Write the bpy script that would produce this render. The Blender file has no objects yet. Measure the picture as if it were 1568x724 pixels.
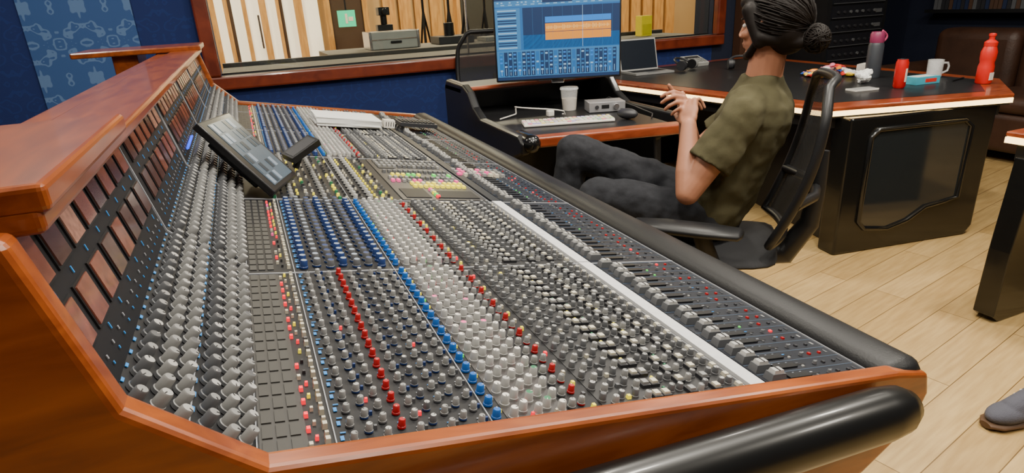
import bpy, math, random
from mathutils import Vector, Matrix
random.seed(7)
V=Vector
scn=bpy.context.scene
# ---------------------------------------------------------------- materials
MATS={}
def mat(name,col,rough=.5,metal=0.,emit=None,es=0.,coat=0.,var=.12,vs=30.,bump=0.,bs=200.,alpha=1.,trans=0.,spec=.5):
    if name in MATS: return MATS[name]
    m=bpy.data.materials.new(name); m.use_nodes=True
    nt=m.node_tree; b=nt.nodes['Principled BSDF']
    tc=nt.nodes.new('ShaderNodeTexCoord'); nz=nt.nodes.new('ShaderNodeTexNoise')
    nz.inputs['Scale'].default_value=vs; nz.inputs['Detail'].default_value=4
    nt.links.new(tc.outputs['Object'],nz.inputs['Vector'])
    mx=nt.nodes.new('ShaderNodeMix'); mx.data_type='RGBA'
    c=list(col)[:3]
    mx.inputs[6].default_value=[x*(1-var) for x in c]+[1]
    mx.inputs[7].default_value=[min(1,x*(1+var)) for x in c]+[1]
    nt.links.new(nz.outputs['Fac'],mx.inputs[0]); nt.links.new(mx.outputs[2],b.inputs['Base Color'])
    b.inputs['Roughness'].default_value=rough; b.inputs['Metallic'].default_value=metal
    b.inputs['Coat Weight'].default_value=coat; b.inputs['Coat Roughness'].default_value=.08
    b.inputs['Specular IOR Level'].default_value=spec
    b.inputs['Alpha'].default_value=alpha; b.inputs['Transmission Weight'].default_value=trans
    if emit: b.inputs['Emission Color'].default_value=list(emit)[:3]+[1]; b.inputs['Emission Strength'].default_value=es
    if bump:
        n2=nt.nodes.new('ShaderNodeTexNoise'); n2.inputs['Scale'].default_value=bs; n2.inputs['Detail'].default_value=3
        nt.links.new(tc.outputs['Object'],n2.inputs['Vector'])
        bp=nt.nodes.new('ShaderNodeBump'); bp.inputs['Strength'].default_value=bump; bp.inputs['Distance'].default_value=.01
        nt.links.new(n2.outputs['Fac'],bp.inputs['Height']); nt.links.new(bp.outputs['Normal'],b.inputs['Normal'])
    MATS[name]=m; return m
def wood(name,c1,c2,stretch=(2,14,14),rough=.3,coat=.4,scale=3.):
    m=bpy.data.materials.new(name); m.use_nodes=True; nt=m.node_tree; b=nt.nodes['Principled BSDF']
    tc=nt.nodes.new('ShaderNodeTexCoord'); mp=nt.nodes.new('ShaderNodeMapping'); mp.inputs['Scale'].default_value=stretch
    nz=nt.nodes.new('ShaderNodeTexNoise'); nz.inputs['Scale'].default_value=scale; nz.inputs['Detail'].default_value=8; nz.inputs['Distortion'].default_value=.6
    cr=nt.nodes.new('ShaderNodeValToRGB'); cr.color_ramp.elements[0].position=.3; cr.color_ramp.elements[1].position=.7
    cr.color_ramp.elements[0].color=list(c1)+[1]; cr.color_ramp.elements[1].color=list(c2)+[1]
    nt.links.new(tc.outputs['Object'],mp.inputs[0]); nt.links.new(mp.outputs[0],nz.inputs['Vector'])
    nt.links.new(nz.outputs['Fac'],cr.inputs[0]); nt.links.new(cr.outputs[0],b.inputs['Base Color'])
    b.inputs['Roughness'].default_value=rough; b.inputs['Coat Weight'].default_value=coat; b.inputs['Coat Roughness'].default_value=.1
    return m
W_CON=wood('console_cherry',(.16,.030,.005),(.31,.070,.009),(12,2,12),.3,.45)
W_CONX=wood('console_cherry_end',(.18,.034,.005),(.36,.084,.010),(2,12,12),.3,.45)
W_DESK=wood('desk_mahogany',(.17,.028,.008),(.30,.062,.018),(3,10,10))
W_FRAME=wood('frame_mahogany',(.10,.014,.005),(.20,.034,.012),(3,3,3),.35,.3)
W_LIVE=wood('live_room_pine',(.42,.21,.06),(.64,.36,.12),(10,10,1.5),.5,.0)
BLACK=mat('satin_black',(.010,.010,.011),.4,coat=.1,spec=.35)
GBLACK=mat('gloss_black',(.006,.006,.006),.2,coat=.4,spec=.4)
VINYL=mat('black_vinyl_padding',(.006,.006,.006),.32,coat=.12,spec=.4)
LEATH=mat('black_leather',(.008,.008,.009),.45,bump=.08,bs=260,spec=.3)
PANEL=mat('console_panel',(.010,.010,.012),.5,spec=.35)
PANELN=mat('console_panel_navy',(.006,.008,.014),.45,spec=.35)
GREYP=mat('panel_grey_tile',(.042,.040,.036),.6)
LINE=mat('panel_seam_light',(.32,.33,.36),.4)
LGREY=mat('knob_light_grey',(.235,.235,.23),.45)
PGREY=mat('knob_pale_grey',(.38,.375,.36),.45)
MGREY=mat('knob_mid_grey',(.095,.098,.105),.45)
DGREY=mat('knob_dark_grey',(.024,.024,.028),.45)
WHITE=mat('knob_white',(.70,.66,.60),.4)
IVORY=mat('button_ivory',(.56,.52,.41),.45)
BLUEK=mat('knob_blue',(.005,.10,.40),.4)
DBLUEK=mat('knob_dark_blue',(.012,.035,.14),.4)
PALEB=mat('knob_pale_blue',(.24,.29,.37),.4)
REDK=mat('knob_red',(.38,.006,.010),.4)
GREENK=mat('knob_green',(.02,.16,.07),.4)
CYAN=mat('legend_blue',(.02,.20,.55),.5,emit=(.02,.3,.8),es=.08)
LRED=mat('led_red',(.8,.02,.03),.4,emit=(1,.01,.03),es=1.1)
LPINK=mat('led_pink',(.7,.08,.25),.4,emit=(1,.08,.3),es=.55)
LYEL=mat('led_yellow',(.7,.6,.03),.4,emit=(1,.8,.02),es=.6)
LGRN=mat('led_green',(.1,.6,.1),.4,emit=(.12,1,.12),es=.5)
LBLU=mat('led_blue',(.02,.1,.9),.4,emit=(.01,.06,1),es=2.)
STRIPW=mat('scribble_strip',(.58,.58,.59),.5,vs=80,var=.15)
LEDW=mat('led_strip_warm',(1,.75,.4),.4,emit=(1,.66,.25),es=5.)
CHROME=mat('brushed_metal',(.6,.6,.62),.25,1.)
# ---------------------------------------------------------------- mesh builder
class MB:
    def __init__(s): s.v=[];s.f=[];s.m=[];s.mats=[];s.ix={}
    def mi(s,m):
        if m.name not in s.ix: s.ix[m.name]=len(s.mats); s.mats.append(m)
        return s.ix[m.name]
    def add(s,vs,fs,m):
        o=len(s.v); s.v+= [tuple(v) for v in vs]; k=s.mi(m)
        for f in fs: s.f.append([i+o for i in f]); s.m.append(k)
    def box(s,c,sz,m,R=None,tp=1.):
        c=V(c); hx,hy,hz=[q/2 for q in sz]; vs=[]
        for z in(-hz,hz):
            k=tp if z>0 else 1.
            for x,y in((-hx,-hy),(hx,-hy),(hx,hy),(-hx,hy)):
                p=V((x*k,y*k,z)); vs.append(c+(R@p if R else p))
        s.add(vs,[(3,2,1,0),(4,5,6,7),(0,1,5,4),(1,2,6,5),(2,3,7,6),(3,0,4,7)],m)
    def bb(s,a,b,m): s.box([(a[i]+b[i])/2 for i in range(3)],[abs(b[i]-a[i]) for i in range(3)],m)
    def lathe(s,c,prof,m,n=24,R=None,sx=1.,sy=1.,caps=True):
        c=V(c); vs=[];fs=[]
        for r,z in prof:
            for i in range(n):
                a=2*math.pi*i/n; p=V((r*sx*math.cos(a),r*sy*math.sin(a),z)); vs.append(c+(R@p if R else p))
        for j in range(len(prof)-1):
            for i in range(n):
                k=(i+1)%n; fs.append((j*n+i,j*n+k,(j+1)*n+k,(j+1)*n+i))
        if caps: fs.append(tuple(reversed(range(n)))); fs.append(tuple((len(prof)-1)*n+i for i in range(n)))
        s.add(vs,fs,m)
    def cyl(s,c,r,h,m,n=24,R=None,r2=None): s.lathe(c,[(r,0),(r if r2 is None else r2,h)],m,n,R)
    def ell(s,c,rad,m,R=None,n=20,k=12):
        vs=[];fs=[]; c=V(c)
        vs.append(c+(R@V((0,0,-rad[2])) if R else V((0,0,-rad[2]))))
        for j in range(1,k):
            t=-math.pi/2+math.pi*j/k
            for i in range(n):
                a=2*math.pi*i/n; p=V((rad[0]*math.cos(t)*math.cos(a),rad[1]*math.cos(t)*math.sin(a),rad[2]*math.sin(t)))
                vs.append(c+(R@p if R else p))
        vs.append(c+(R@V((0,0,rad[2])) if R else V((0,0,rad[2]))))
        for i in range(n): fs.append((0,1+(i+1)%n,1+i))
        for j in range(k-2):
            for i in range(n):
                q=(i+1)%n; fs.append((1+j*n+i,1+j*n+q,1+(j+1)*n+q,1+(j+1)*n+i))
        L=len(vs)-1
        for i in range(n): fs.append((1+(k-2)*n+i,1+(k-2)*n+(i+1)%n,L))
        s.add(vs,fs,m)
    def tube(s,pts,r,m,n=10,sx=1.,up=None,closed=False):
        pts=[V(p) for p in pts]; N=len(pts); rs=r if isinstance(r,(list,tuple)) else [r]*N
        vs=[];fs=[];ref=None
        for i,p in enumerate(pts):
            a=pts[i-1] if (i>0 or closed) else p; b=pts[(i+1)%N] if (i<N-1 or closed) else p
            d=(b-a).normalized()
            if ref is None:
                ref=V(up) if up else (V((0,0,1)) if abs(d.z)<.9 else V((1,0,0)))
            x=ref.cross(d).normalized(); y=d.cross(x).normalized(); ref=y if up is None else V(up)
            for j in range(n):
                t=2*math.pi*j/n; vs.append(p+x*rs[i]*sx*math.cos(t)+y*rs[i]*math.sin(t))
        M=N if closed else N-1
        for i in range(M):
            for j in range(n):
                k=(j+1)%n; i2=(i+1)%N; fs.append((i*n+j,i*n+k,i2*n+k,i2*n+j))
        if not closed: fs.append(tuple(reversed(range(n)))); fs.append(tuple((N-1)*n+j for j in range(n)))
        s.add(vs,fs,m)
    def cap(s,a,b,ra,rb,m,n=14,k=5):
        a=V(a);b=V(b); d=(b-a); L=d.length; d.normalize(); R=d.to_track_quat('Z','Y').to_matrix()
        prof=[]
        for i in range(k+1):
            t=-math.pi/2+.02+(math.pi/2-.02)*i/k; prof.append((ra*math.cos(t),ra*math.sin(t)))
        for i in range(k+1):
            t=(math.pi/2-.02)*i/k; prof.append((rb*math.cos(t),L+rb*math.sin(t)))
        s.lathe(a,prof,m,n,R)
    def prism(s,poly,fn,a,b,m):
        n=len(poly); vs=[fn(p,a) for p in poly]+[fn(p,b) for p in poly]
        fs=[tuple(range(n)),tuple(reversed(range(n,2*n)))]+[(i,i+n,(i+1)%n+n,(i+1)%n) for i in range(n)]
        s.add(vs,fs,m)
    def loft(s,rings,m,n=24):
        vs=[];fs=[]
        for c,a,b in rings:
            c=V(c)
            for i in range(n):
                t=2*math.pi*i/n; vs.append(c+V(a)*math.cos(t)+V(b)*math.sin(t))
        for j in range(len(rings)-1):
            for i in range(n):
                k=(i+1)%n; fs.append((j*n+i,j*n+k,(j+1)*n+k,(j+1)*n+i))
        fs.append(tuple(reversed(range(n)))); fs.append(tuple((len(rings)-1)*n+i for i in range(n)))
        s.add(vs,fs,m)
    def obj(s,name,parent=None,loc=(0,0,0),yaw=0.,smooth=True,ang=35,bevel=0,seg=2,fix=True):
        me=bpy.data.meshes.new(name); me.from_pydata(s.v,[],s.f)
        for m in s.mats: me.materials.append(m)
        me.polygons.foreach_set('material_index',s.m)
        if fix:
            import bmesh
            bm=bmesh.new(); bm.from_mesh(me); bmesh.ops.recalc_face_normals(bm,faces=bm.faces); bm.to_mesh(me); bm.free()
        if smooth:
            me.polygons.foreach_set('use_smooth',[True]*len(me.polygons)); me.set_sharp_from_angle(angle=math.radians(ang))
        me.update()
        o=bpy.data.objects.new(name,me); scn.collection.objects.link(o)
        o.location=loc; o.rotation_euler=(0,0,yaw)
        if parent: o.parent=parent
        if bevel:
            b=o.modifiers.new('bevel','BEVEL'); b.width=bevel; b.segments=seg; b.limit_method='ANGLE'; b.angle_limit=math.radians(40)
        return o
def root(name,loc=(0,0,0),yaw=0.):
    e=bpy.data.objects.new(name,None); e.empty_display_size=.1; scn.collection.objects.link(e); e.location=loc; e.rotation_euler=(0,0,yaw); return e
def remesh(o,vox,sm=4,disp=None):
    r=o.modifiers.new('remesh','REMESH'); r.mode='VOXEL'; r.voxel_size=vox; r.use_smooth_shade=True
    q=o.modifiers.new('smooth','SMOOTH'); q.factor=.5; q.iterations=sm
    if disp:
        t=bpy.data.textures.new(o.name+'_tex','CLOUDS'); t.noise_scale=disp[0]; t.noise_depth=1
        d=o.modifiers.new('disp','DISPLACE'); d.texture=t; d.strength=disp[1]; d.mid_level=.5; d.texture_coords='GLOBAL'
# ---------------------------------------------------------------- camera
R=Matrix(((.9189,.1825,-.3503),(-.3914,.3075,-.8668),(-.0505,.9336,.3540)))
x=R.col[0].normalized(); y=(R.col[1]-x*R.col[1].dot(x)).normalized(); z=x.cross(y)
Rm=Matrix((x,y,z)).transposed()
cd=bpy.data.cameras.new('camera'); cam=bpy.data.objects.new('camera',cd); scn.collection.objects.link(cam)
cam.matrix_world=Matrix.Translation((0,0,1.3))@Rm.to_4x4(); cd.lens=21.81; cd.sensor_width=36; cd.clip_start=.02
scn.camera=cam
# ---------------------------------------------------------------- room shell
def floor_mat():
    m=bpy.data.materials.new('floor_boards'); m.use_nodes=True; nt=m.node_tree; b=nt.nodes['Principled BSDF']
    tc=nt.nodes.new('ShaderNodeTexCoord'); mp=nt.nodes.new('ShaderNodeMapping'); mp.inputs['Rotation'].default_value=(0,0,math.radians(-12))
    br=nt.nodes.new('ShaderNodeTexBrick'); br.inputs['Scale'].default_value=1; br.inputs['Brick Width'].default_value=1.1; br.inputs['Row Height'].default_value=.13
    br.inputs['Mortar Size'].default_value=.0016; br.inputs['Color1'].default_value=(.43,.28,.105,1); br.inputs['Color2'].default_value=(.56,.385,.165,1); br.inputs['Mortar'].default_value=(.16,.09,.03,1)
    nt.links.new(tc.outputs['Object'],mp.inputs[0]); nt.links.new(mp.outputs[0],br.inputs['Vector'])
    m2=nt.nodes.new('ShaderNodeMapping'); m2.inputs['Scale'].default_value=(3,30,3); nz=nt.nodes.new('ShaderNodeTexNoise'); nz.inputs['Scale'].default_value=2; nz.inputs['Detail'].default_value=8
    nt.links.new(mp.outputs[0],m2.inputs[0]); nt.links.new(m2.outputs[0],nz.inputs['Vector'])
    mx=nt.nodes.new('ShaderNodeMix'); mx.data_type='RGBA'; mx.blend_type='MULTIPLY'; mx.inputs[0].default_value=.6
    cr=nt.nodes.new('ShaderNodeValToRGB'); cr.color_ramp.elements[0].color=(.62,.55,.45,1); cr.color_ramp.elements[0].position=.3; cr.color_ramp.elements[1].color=(1,1,1,1); cr.color_ramp.elements[1].position=.65
    nt.links.new(nz.outputs['Fac'],cr.inputs[0]); nt.links.new(br.outputs['Color'],mx.inputs[6]); nt.links.new(cr.outputs[0],mx.inputs[7]); nt.links.new(mx.outputs[2],b.inputs['Base Color'])
    b.inputs['Roughness'].default_value=.38
    return m
FLOOR=floor_mat()
def blue_wall(name,c1,c2,sc,mul=26):
    m=bpy.data.materials.new(name); m.use_nodes=True; nt=m.node_tree; b=nt.nodes['Principled BSDF']; N=nt.nodes.new; Lk=nt.links.new
    tc=N('ShaderNodeTexCoord'); pp=N('ShaderNodeVectorMath'); pp.operation='WRAP'; pp.inputs[1].default_value=(.135,.5,.20); pp.inputs[2].default_value=(-.135,-.5,-.20)
    ab=N('ShaderNodeVectorMath'); ab.operation='ABSOLUTE'; Lk(tc.outputs['Object'],pp.inputs[0]); Lk(pp.outputs[0],ab.inputs[0])
    nz=N('ShaderNodeTexNoise'); nz.inputs['Scale'].default_value=sc*.7; nz.inputs['Detail'].default_value=1.5; Lk(ab.outputs[0],nz.inputs['Vector'])
    ma=N('ShaderNodeVectorMath'); ma.operation='MULTIPLY_ADD'; ma.inputs[1].default_value=(.14,.14,.14); Lk(nz.outputs['Color'],ma.inputs[0]); Lk(ab.outputs[0],ma.inputs[2])
    vo=N('ShaderNodeTexVoronoi'); vo.feature='SMOOTH_F1'; vo.inputs['Scale'].default_value=sc; Lk(ma.outputs[0],vo.inputs['Vector'])
    mu=N('ShaderNodeMath'); mu.operation='MULTIPLY'; mu.inputs[1].default_value=mul; Lk(vo.outputs['Distance'],mu.inputs[0])
    sn_=N('ShaderNodeMath'); sn_.operation='SINE'; Lk(mu.outputs[0],sn_.inputs[0])
    cr=N('ShaderNodeValToRGB'); cr.color_ramp.elements[0].position=.25; cr.color_ramp.elements[1].position=.55
    cr.color_ramp.elements[0].color=list(c1)+[1]; cr.color_ramp.elements[1].color=list(c2)+[1]
    Lk(sn_.outputs[0],cr.inputs[0]); Lk(cr.outputs[0],b.inputs['Base Color']); b.inputs['Roughness'].default_value=.85
    return m
WALLB=blue_wall('wall_blue_damask',(.003,.016,.105),(.004,.022,.130),14)
WALLP=blue_wall('wall_lightblue_damask',(.028,.08,.235),(.09,.17,.34),15,22)
NAVY=mat('wall_navy',(.004,.008,.026),.8,vs=4)
CEIL=mat('ceiling_paint',(.10,.10,.11),.9)
CEIL2=mat('ceiling_paint_live',(.5,.5,.5),.9)
TAN=mat('live_room_wall_tan',(.48,.33,.16),.8,vs=2)
def simple(name,a,b,m,**k):
    q=MB(); q.bb(a,b,m); return q.obj(name,smooth=False,**k)
simple('floor',(-2.3,-1.6,-.1),(6.3,4.5,0),FLOOR)
simple('ceiling',(-2.3,-1.6,2.7),(6.3,4.5,2.8),CEIL)
simple('wall_left',(-2.3,-1.6,0),(-2.2,4.5,2.7),WALLB)
simple('wall_right',(6.2,-1.6,0),(6.3,4.5,2.7),NAVY)
simple('wall_front',(-2.3,-1.7,0),(6.3,-1.6,2.7),NAVY)
WX0,WX1,WZ0,WZ1=-.13,3.78,.945,2.2
q=MB()
q.bb((-2.3,4.5,0),(WX0,4.75,2.7),WALLB); q.bb((WX0,4.5,0),(WX1,4.75,WZ0-.01),WALLB); q.bb((WX0,4.5,WZ1),(WX1,4.75,2.7),WALLB); q.bb((WX1,4.5,0),(6.3,4.75,2.7),NAVY)
q.obj('wall_back',smooth=False)
simple('wall_panel',(-1.1,4.485,.3),(-.54,4.499,2.7),WALLP)
wr=root('window_1',(0,0,0))
q=MB()
fw=.085
q.bb((WX0-fw,4.44,WZ0-fw),(WX1+fw,4.52,WZ0),W_FRAME); q.bb((WX0-fw,4.44,WZ1),(WX1+fw,4.52,WZ1+fw),W_FRAME)
q.bb((WX0-fw,4.44,WZ0),(WX0,4.52,WZ1),W_FRAME); q.bb((WX1,4.44,WZ0),(WX1+fw,4.52,WZ1),W_FRAME)
q.obj('frame',wr,bevel=.012,smooth=False)
SILL=mat('sill_grey_carpet',(.17,.16,.14),.8,vs=60)
q=MB(); q.bb((WX0,4.52,WZ0-.012),(WX1,5.25,WZ0),SILL); q.bb((WX0,5.22,WZ0),(WX1,5.27,WZ0+.03),mat('sill_dark_edge',(.04,.035,.03),.6)); q.obj('ledge',wr,smooth=False)
GL=bpy.data.materials.new('window_glass'); GL.use_nodes=True; nt=GL.node_tree; nt.nodes.clear()
o_=nt.nodes.new('ShaderNodeOutputMaterial'); mx=nt.nodes.new('ShaderNodeMixShader'); tr=nt.nodes.new('ShaderNodeBsdfTransparent'); gl=nt.nodes.new('ShaderNodeBsdfGlossy'); gl.inputs['Roughness'].default_value=.01
fr=nt.nodes.new('ShaderNodeFresnel'); fr.inputs['IOR'].default_value=1.4; tr.inputs[0].default_value=(.92,.95,.94,1)
nt.links.new(fr.outputs[0],mx.inputs[0]); nt.links.new(tr.outputs[0],mx.inputs[1]); nt.links.new(gl.outputs[0],mx.inputs[2]); nt.links.new(mx.outputs[0],o_.inputs[0])
q=MB()
q.bb((WX0,4.56,WZ0),(1.57,4.566,WZ1),GL); q.bb((1.575,4.56,WZ0),(WX1,4.566,WZ1),GL); q.obj('panes',wr,smooth=False)
q=MB(); q.bb((1.567,4.555,WZ0),(1.577,4.571,WZ1),CHROME); q.bb((WX0,4.555,WZ0),(WX1,4.571,WZ0+.012),BLACK); q.obj('glazing_bead',wr,smooth=False)
# live room beyond
simple('floor_live_room',(-4,4.75,-.1),(9,9.1,0),W_LIVE)
simple('ceiling_live_room',(-4,4.75,3),(9,9.1,3.1),CEIL2)
simple('wall_live_room_back',(-4,9,0),(9,9.1,3),TAN)
simple('wall_live_room_left',(-4.1,4.75,0),(-4,9.1,3),TAN)
simple('wall_live_room_right',(9,4.75,0),(9.1,9.1,3),TAN)
PALE=mat('door_pane_glow',(.85,.80,.68),.5,emit=(1,.86,.62),es=.9)  # bright look of the door panes put in as emission, no lamp behind
DKB=mat('doorway_dark',(.05,.025,.012),.6)
q=MB()
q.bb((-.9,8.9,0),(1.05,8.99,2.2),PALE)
xs=-.9
for i in range(9):
    w=[.05,.08,.04,.10,.05][i%5]; q.bb((xs,8.84,0),(xs+w,8.9,2.2),W_LIVE)
    if i%3==1: q.bb((xs+w,8.87,0),(xs+w+.04,8.9,2.2),DKB)
    xs+=w+[.15,.12,.18,.10,.16][i%5]
q.bb((-.9,8.83,2.1),(1.1,8.9,2.25),W_LIVE); q.bb((-.9,8.83,.0),(1.1,8.9,.60),W_LIVE); q.tube([(.3,8.80,.9),(.3,8.80,1.3)],.012,CHROME,8)
q.obj('door_1',smooth=False)
q=MB()
q.bb((1.2,8.93,0),(1.62,8.99,2.2),DKB); q.bb((1.13,8.9,0),(1.2,8.99,2.25),W_LIVE); q.bb((1.62,8.9,0),(1.69,8.99,2.25),W_LIVE); q.obj('door_2',smooth=False)
q=MB(); q.bb((1.24,8.60,1.1),(1.46,8.63,1.3),mat('exit_green',(.02,.4,.2),.4,emit=(.03,.8,.4),es=.8)); q.bb((1.33,8.595,1.14),(1.36,8.6,1.26),WHITE); q.bb((1.37,8.595,1.17),(1.43,8.6,1.22),WHITE); q.bb((1.34,8.60,1.3),(1.36,8.62,3.0),BLACK)
q.obj('exit_sign',smooth=False)
q=MB()
for i in range(22):
    X=1.9+i*.22; q.bb((X,8.93,0),(X+.17,8.99,2.4),W_LIVE)
q.obj('wall_slats_live_room',smooth=False)
DKG=mat('acoustic_panel_dark',(.035,.035,.03),.9)
q=MB(); q.bb((2.75,8.2,.05),(3.9,8.3,1.5),DKG); q.bb((2.7,8.18,.0),(2.75,8.32,1.55),W_LIVE); q.bb((3.9,8.18,.0),(3.95,8.32,1.55),W_LIVE); q.obj('acoustic_screen',smooth=False)
q=MB(); q.bb((.7,5.7,.90),(2.7,6.4,.95),mat('grey_table',(.16,.15,.13),.6))
for X in(.78,2.62):
    for Y in(5.78,6.32): q.bb((X-.02,Y-.02,0),(X+.02,Y+.02,.9),BLACK)
q.obj('equipment_table')
CASE=mat('case_grey',(.50,.50,.46),.45)
q=MB(); q.bb((1.10,5.85,.952),(1.54,6.15,1.10),CASE); q.bb((1.09,5.84,1.03),(1.55,6.16,1.04),CHROME)
for X in(1.10,1.54): q.bb((X-.012,5.838,.952),(X+.012,6.16,1.105),CHROME)
q.bb((1.28,5.83,1.0),(1.38,5.85,1.02),BLACK); q.obj('flight_case',bevel=.006)
q=MB(); q.bb((1.20,5.95,1.107),(1.34,6.05,1.16),BLACK); q.cyl((1.27,6,1.16),.03,.08,BLACK); q.bb((1.22,5.94,1.24),(1.32,6.06,1.31),BLACK); q.cyl((1.27,5.94,1.275),.025,.05,BLACK,R=Matrix.Rotation(math.radians(90),3,'X')); q.obj('video_camera',bevel=.005)
q=MB()
for X,Y in((2.15,6.8),(2.4,7.0),(1.95,7.1),(2.6,6.9),(2.3,6.7)):
    q.tube([(X,Y,.5),(X,Y,1.75)],.014,BLACK)
    for k in range(3):
        a=k*2.1+.3+X; q.tube([(X,Y,1.25),(X+.22*math.cos(a),Y+.22*math.sin(a),.01)],.012,BLACK,6)
    q.tube([(X-.3,Y,1.85),(X+.25,Y,1.4)],.01,BLACK)
q.obj('microphone_stands')
q=MB(); q.bb((1.75,5.9,.952),(2.1,6.2,1.02),DGREY); q.bb((2.2,5.85,.952),(2.5,6.1,.99),CASE); q.cyl((1.9,6.05,1.02),.05,.12,BLACK); q.obj('recording_gear_stack',bevel=.004)
YEL=mat('yellow_card',(.85,.68,.01),.5)
q=MB(); q.bb((3.36,4.95,.946),(3.47,5.05,1.12),YEL); q.bb((3.37,4.945,.96),(3.46,4.95,1.05),mat('yellow_label',(.6,.5,.02),.5)); q.obj('yellow_box',bevel=.004)
# ---------------------------------------------------------------- MIXING CONSOLE
con=root('mixing_console')
class Surf:
    def __init__(s,p0,p1):
        s.p0=p0;s.p1=p1; dx=p1[0]-p0[0];dz=p1[1]-p0[1];s.L=math.hypot(dx,dz)
        e1=V((dx/s.L,0,dz/s.L)); e2=V((0,1,0)); n=e1.cross(e2); s.B=Matrix((e1,e2,n)).transposed(); s.e1=e1; s.n=n
    def P(s,t,y,h=0.): return V((s.p0[0],y,s.p0[1]))+s.e1*t+s.n*h
    def strip(s,q,t0,t1,y0,y1,h,m,h0=0.): q.box(s.P((t0+t1)/2,(y0+y1)/2,(h+h0)/2),(t1-t0,y1-y0,h-h0),m,s.B)
FL=Surf((-.06,.885),(.83,.72)); MI=Surf((-.16,.985),(-.06,.885)); ME=Surf((-.20,1.15),(-.16,.985))
fx=lambda x:(x+.06)*FL.L/.89
Y0,Y1=.56,3.45; PI=.0282
q=MB()
fn=lambda p,y:(p[0],y,p[1])
q.prism([(.83,.72),(-.06,.885),(-.16,.985),(-.20,1.15),(-.34,1.15),(-.45,.8),(-.40,.58),(.83,.62)],fn,Y0-.002,Y1+.002,PANEL)
q.obj('chassis',con,smooth=False)
q=MB()
for ya,yb in((.66,.86),(1.9,2.1),(3.15,3.35)): q.bb((-.38,ya,0),(.35,yb,.6),BLACK)
q.bb((-.05,.86,.08),(.0,3.15,.6),BLACK)
q.obj('pedestals',con,bevel=.01)
end=[(.80,.56),(.90,.62),(.925,.675),(.915,.715),(.845,.735),(-.045,.900),(-.143,.998),(-.182,1.158),(-.36,1.158),(-.52,.85),(-.55,.3),(-.30,.24),(.2,.42),(.6,.52)]
for nm,a,b in(('end_panel_near',Y0-.032,Y0),('end_panel_far',Y1,Y1+.032)):
    q=MB(); q.prism(end,fn,a,b,W_CONX); q.obj(nm,con,bevel=.008,seg=3,smooth=False)
q=MB()
q.bb((-.285,.57,1.146),(-.165,Y1+.03,1.167),W_CON)
q.prism([(-.34,1.16),(-.285,1.16),(-.285,1.10),(-.40,.75),(-.46,.80)],fn,Y0,Y1,W_CON)
q.obj('bridge_rail',con,bevel=.006,seg=3,smooth=False)
q=MB()
for ya,yb in((.570,.975),(3.24,3.64)):
    q.box((-.41,(ya+yb)/2,1.175),(.505,yb-ya,.024),W_CON)
q.box((-.47,3.44,1.10),(.10,.30,.13),W_CON); q.box((-.52,.80,1.10),(.10,.30,.13),W_CON)
q.obj('speaker_shelves',con,bevel=.006,seg=3,smooth=False)
q=MB()
prof=[]
for i in range(16):
    a=2*math.pi*i/16; prof.append((.877+.048*math.copysign(abs(math.cos(a))**.7,math.cos(a)),.693+.045*math.copysign(abs(math.sin(a))**.7,math.sin(a))))
N=14
ys=[Y0-.025,Y0-.02,Y0-.01,Y0]+[Y0+(Y1-Y0)*i/N for i in range(1,N)]+[Y1,Y1+.02,Y1+.03]
sc=[.55,.8,.95,1]+[1]*(N-1)+[1,.95,.6]
vs=[];fs=[]
for yy,k in zip(ys,sc):
    for px,pz in prof: vs.append((.877+(px-.877)*k,yy,.693+(pz-.693)*k))
for j in range(len(ys)-1):
    for i in range(16):
        k=(i+1)%16; fs.append((j*16+i,j*16+k,(j+1)*16+k,(j+1)*16+i))
fs.append(tuple(range(16))); fs.append(tuple((len(ys)-1)*16+i for i in range(16)))
q.add(vs,fs,LEATH); q.obj('armrest',con,ang=70)
q=MB()
def bz(X): return .713+(.80-X)*.080
pts=[(X,.489,bz(X)) for X in(-.10,-.08,-.03,.1,.3,.5,.66,.75,.79,.812,.822)]
q.tube(pts,[.012,.028,.038,.040,.040,.040,.040,.040,.036,.026,.010],VINYL,20,sx=.95,up=(0,0,1)); q.obj('end_bumper',con,ang=80)
bays=[(.565,1.08),(1.08,1.59),(1.59,2.16),(2.16,2.67),(2.67,3.18),(3.18,3.445)]
q=MB(); lab=MB(); kn=MB(); fd=MB(); bt=MB()
for bi,(a,b) in enumerate(bays):
    FL.strip(q,0,FL.L,a-.0015,a+.0015,.0025,LINE); MI.strip(q,0,MI.L,a-.0015,a+.0015,.0025,LINE); ME.strip(q,0,ME.L,a-.0015,a+.0015,.0025,LINE)
    if bi!=2:
        FL.strip(q,fx(-.055),fx(-.008),a+.004,b-.004,.001,mat('routing_panel',(.03,.028,.026),.5) if bi==0 else PANEL)
        FL.strip(q,fx(.345),fx(.575),a+.003,b-.003,.001,mat('panel_charcoal',(.018,.018,.02),.45))
        FL.strip(q,fx(.215),fx(.292),a+.003,b-.003,.001,mat('panel_mid',(.05,.045,.045),.45))
    FL.strip(q,fx(.584),fx(.611),a+.002,b-.002,.006,STRIPW if bi in(0,1) else PANELN)
    FL.strip(q,fx(.622),fx(.825),a+.003,b-.003,.001,PANELN)
for xx in(-.058,.0185,.1935,.8275,.578,.616): FL.strip(q,fx(xx),fx(xx)+.0013,Y0+.004,Y1-.004,.0022,LINE)
MI.strip(q,MI.L*.49,MI.L*.5,Y0+.004,Y1-.004,.002,LINE)
q.obj('panels',con,smooth=False)
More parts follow.
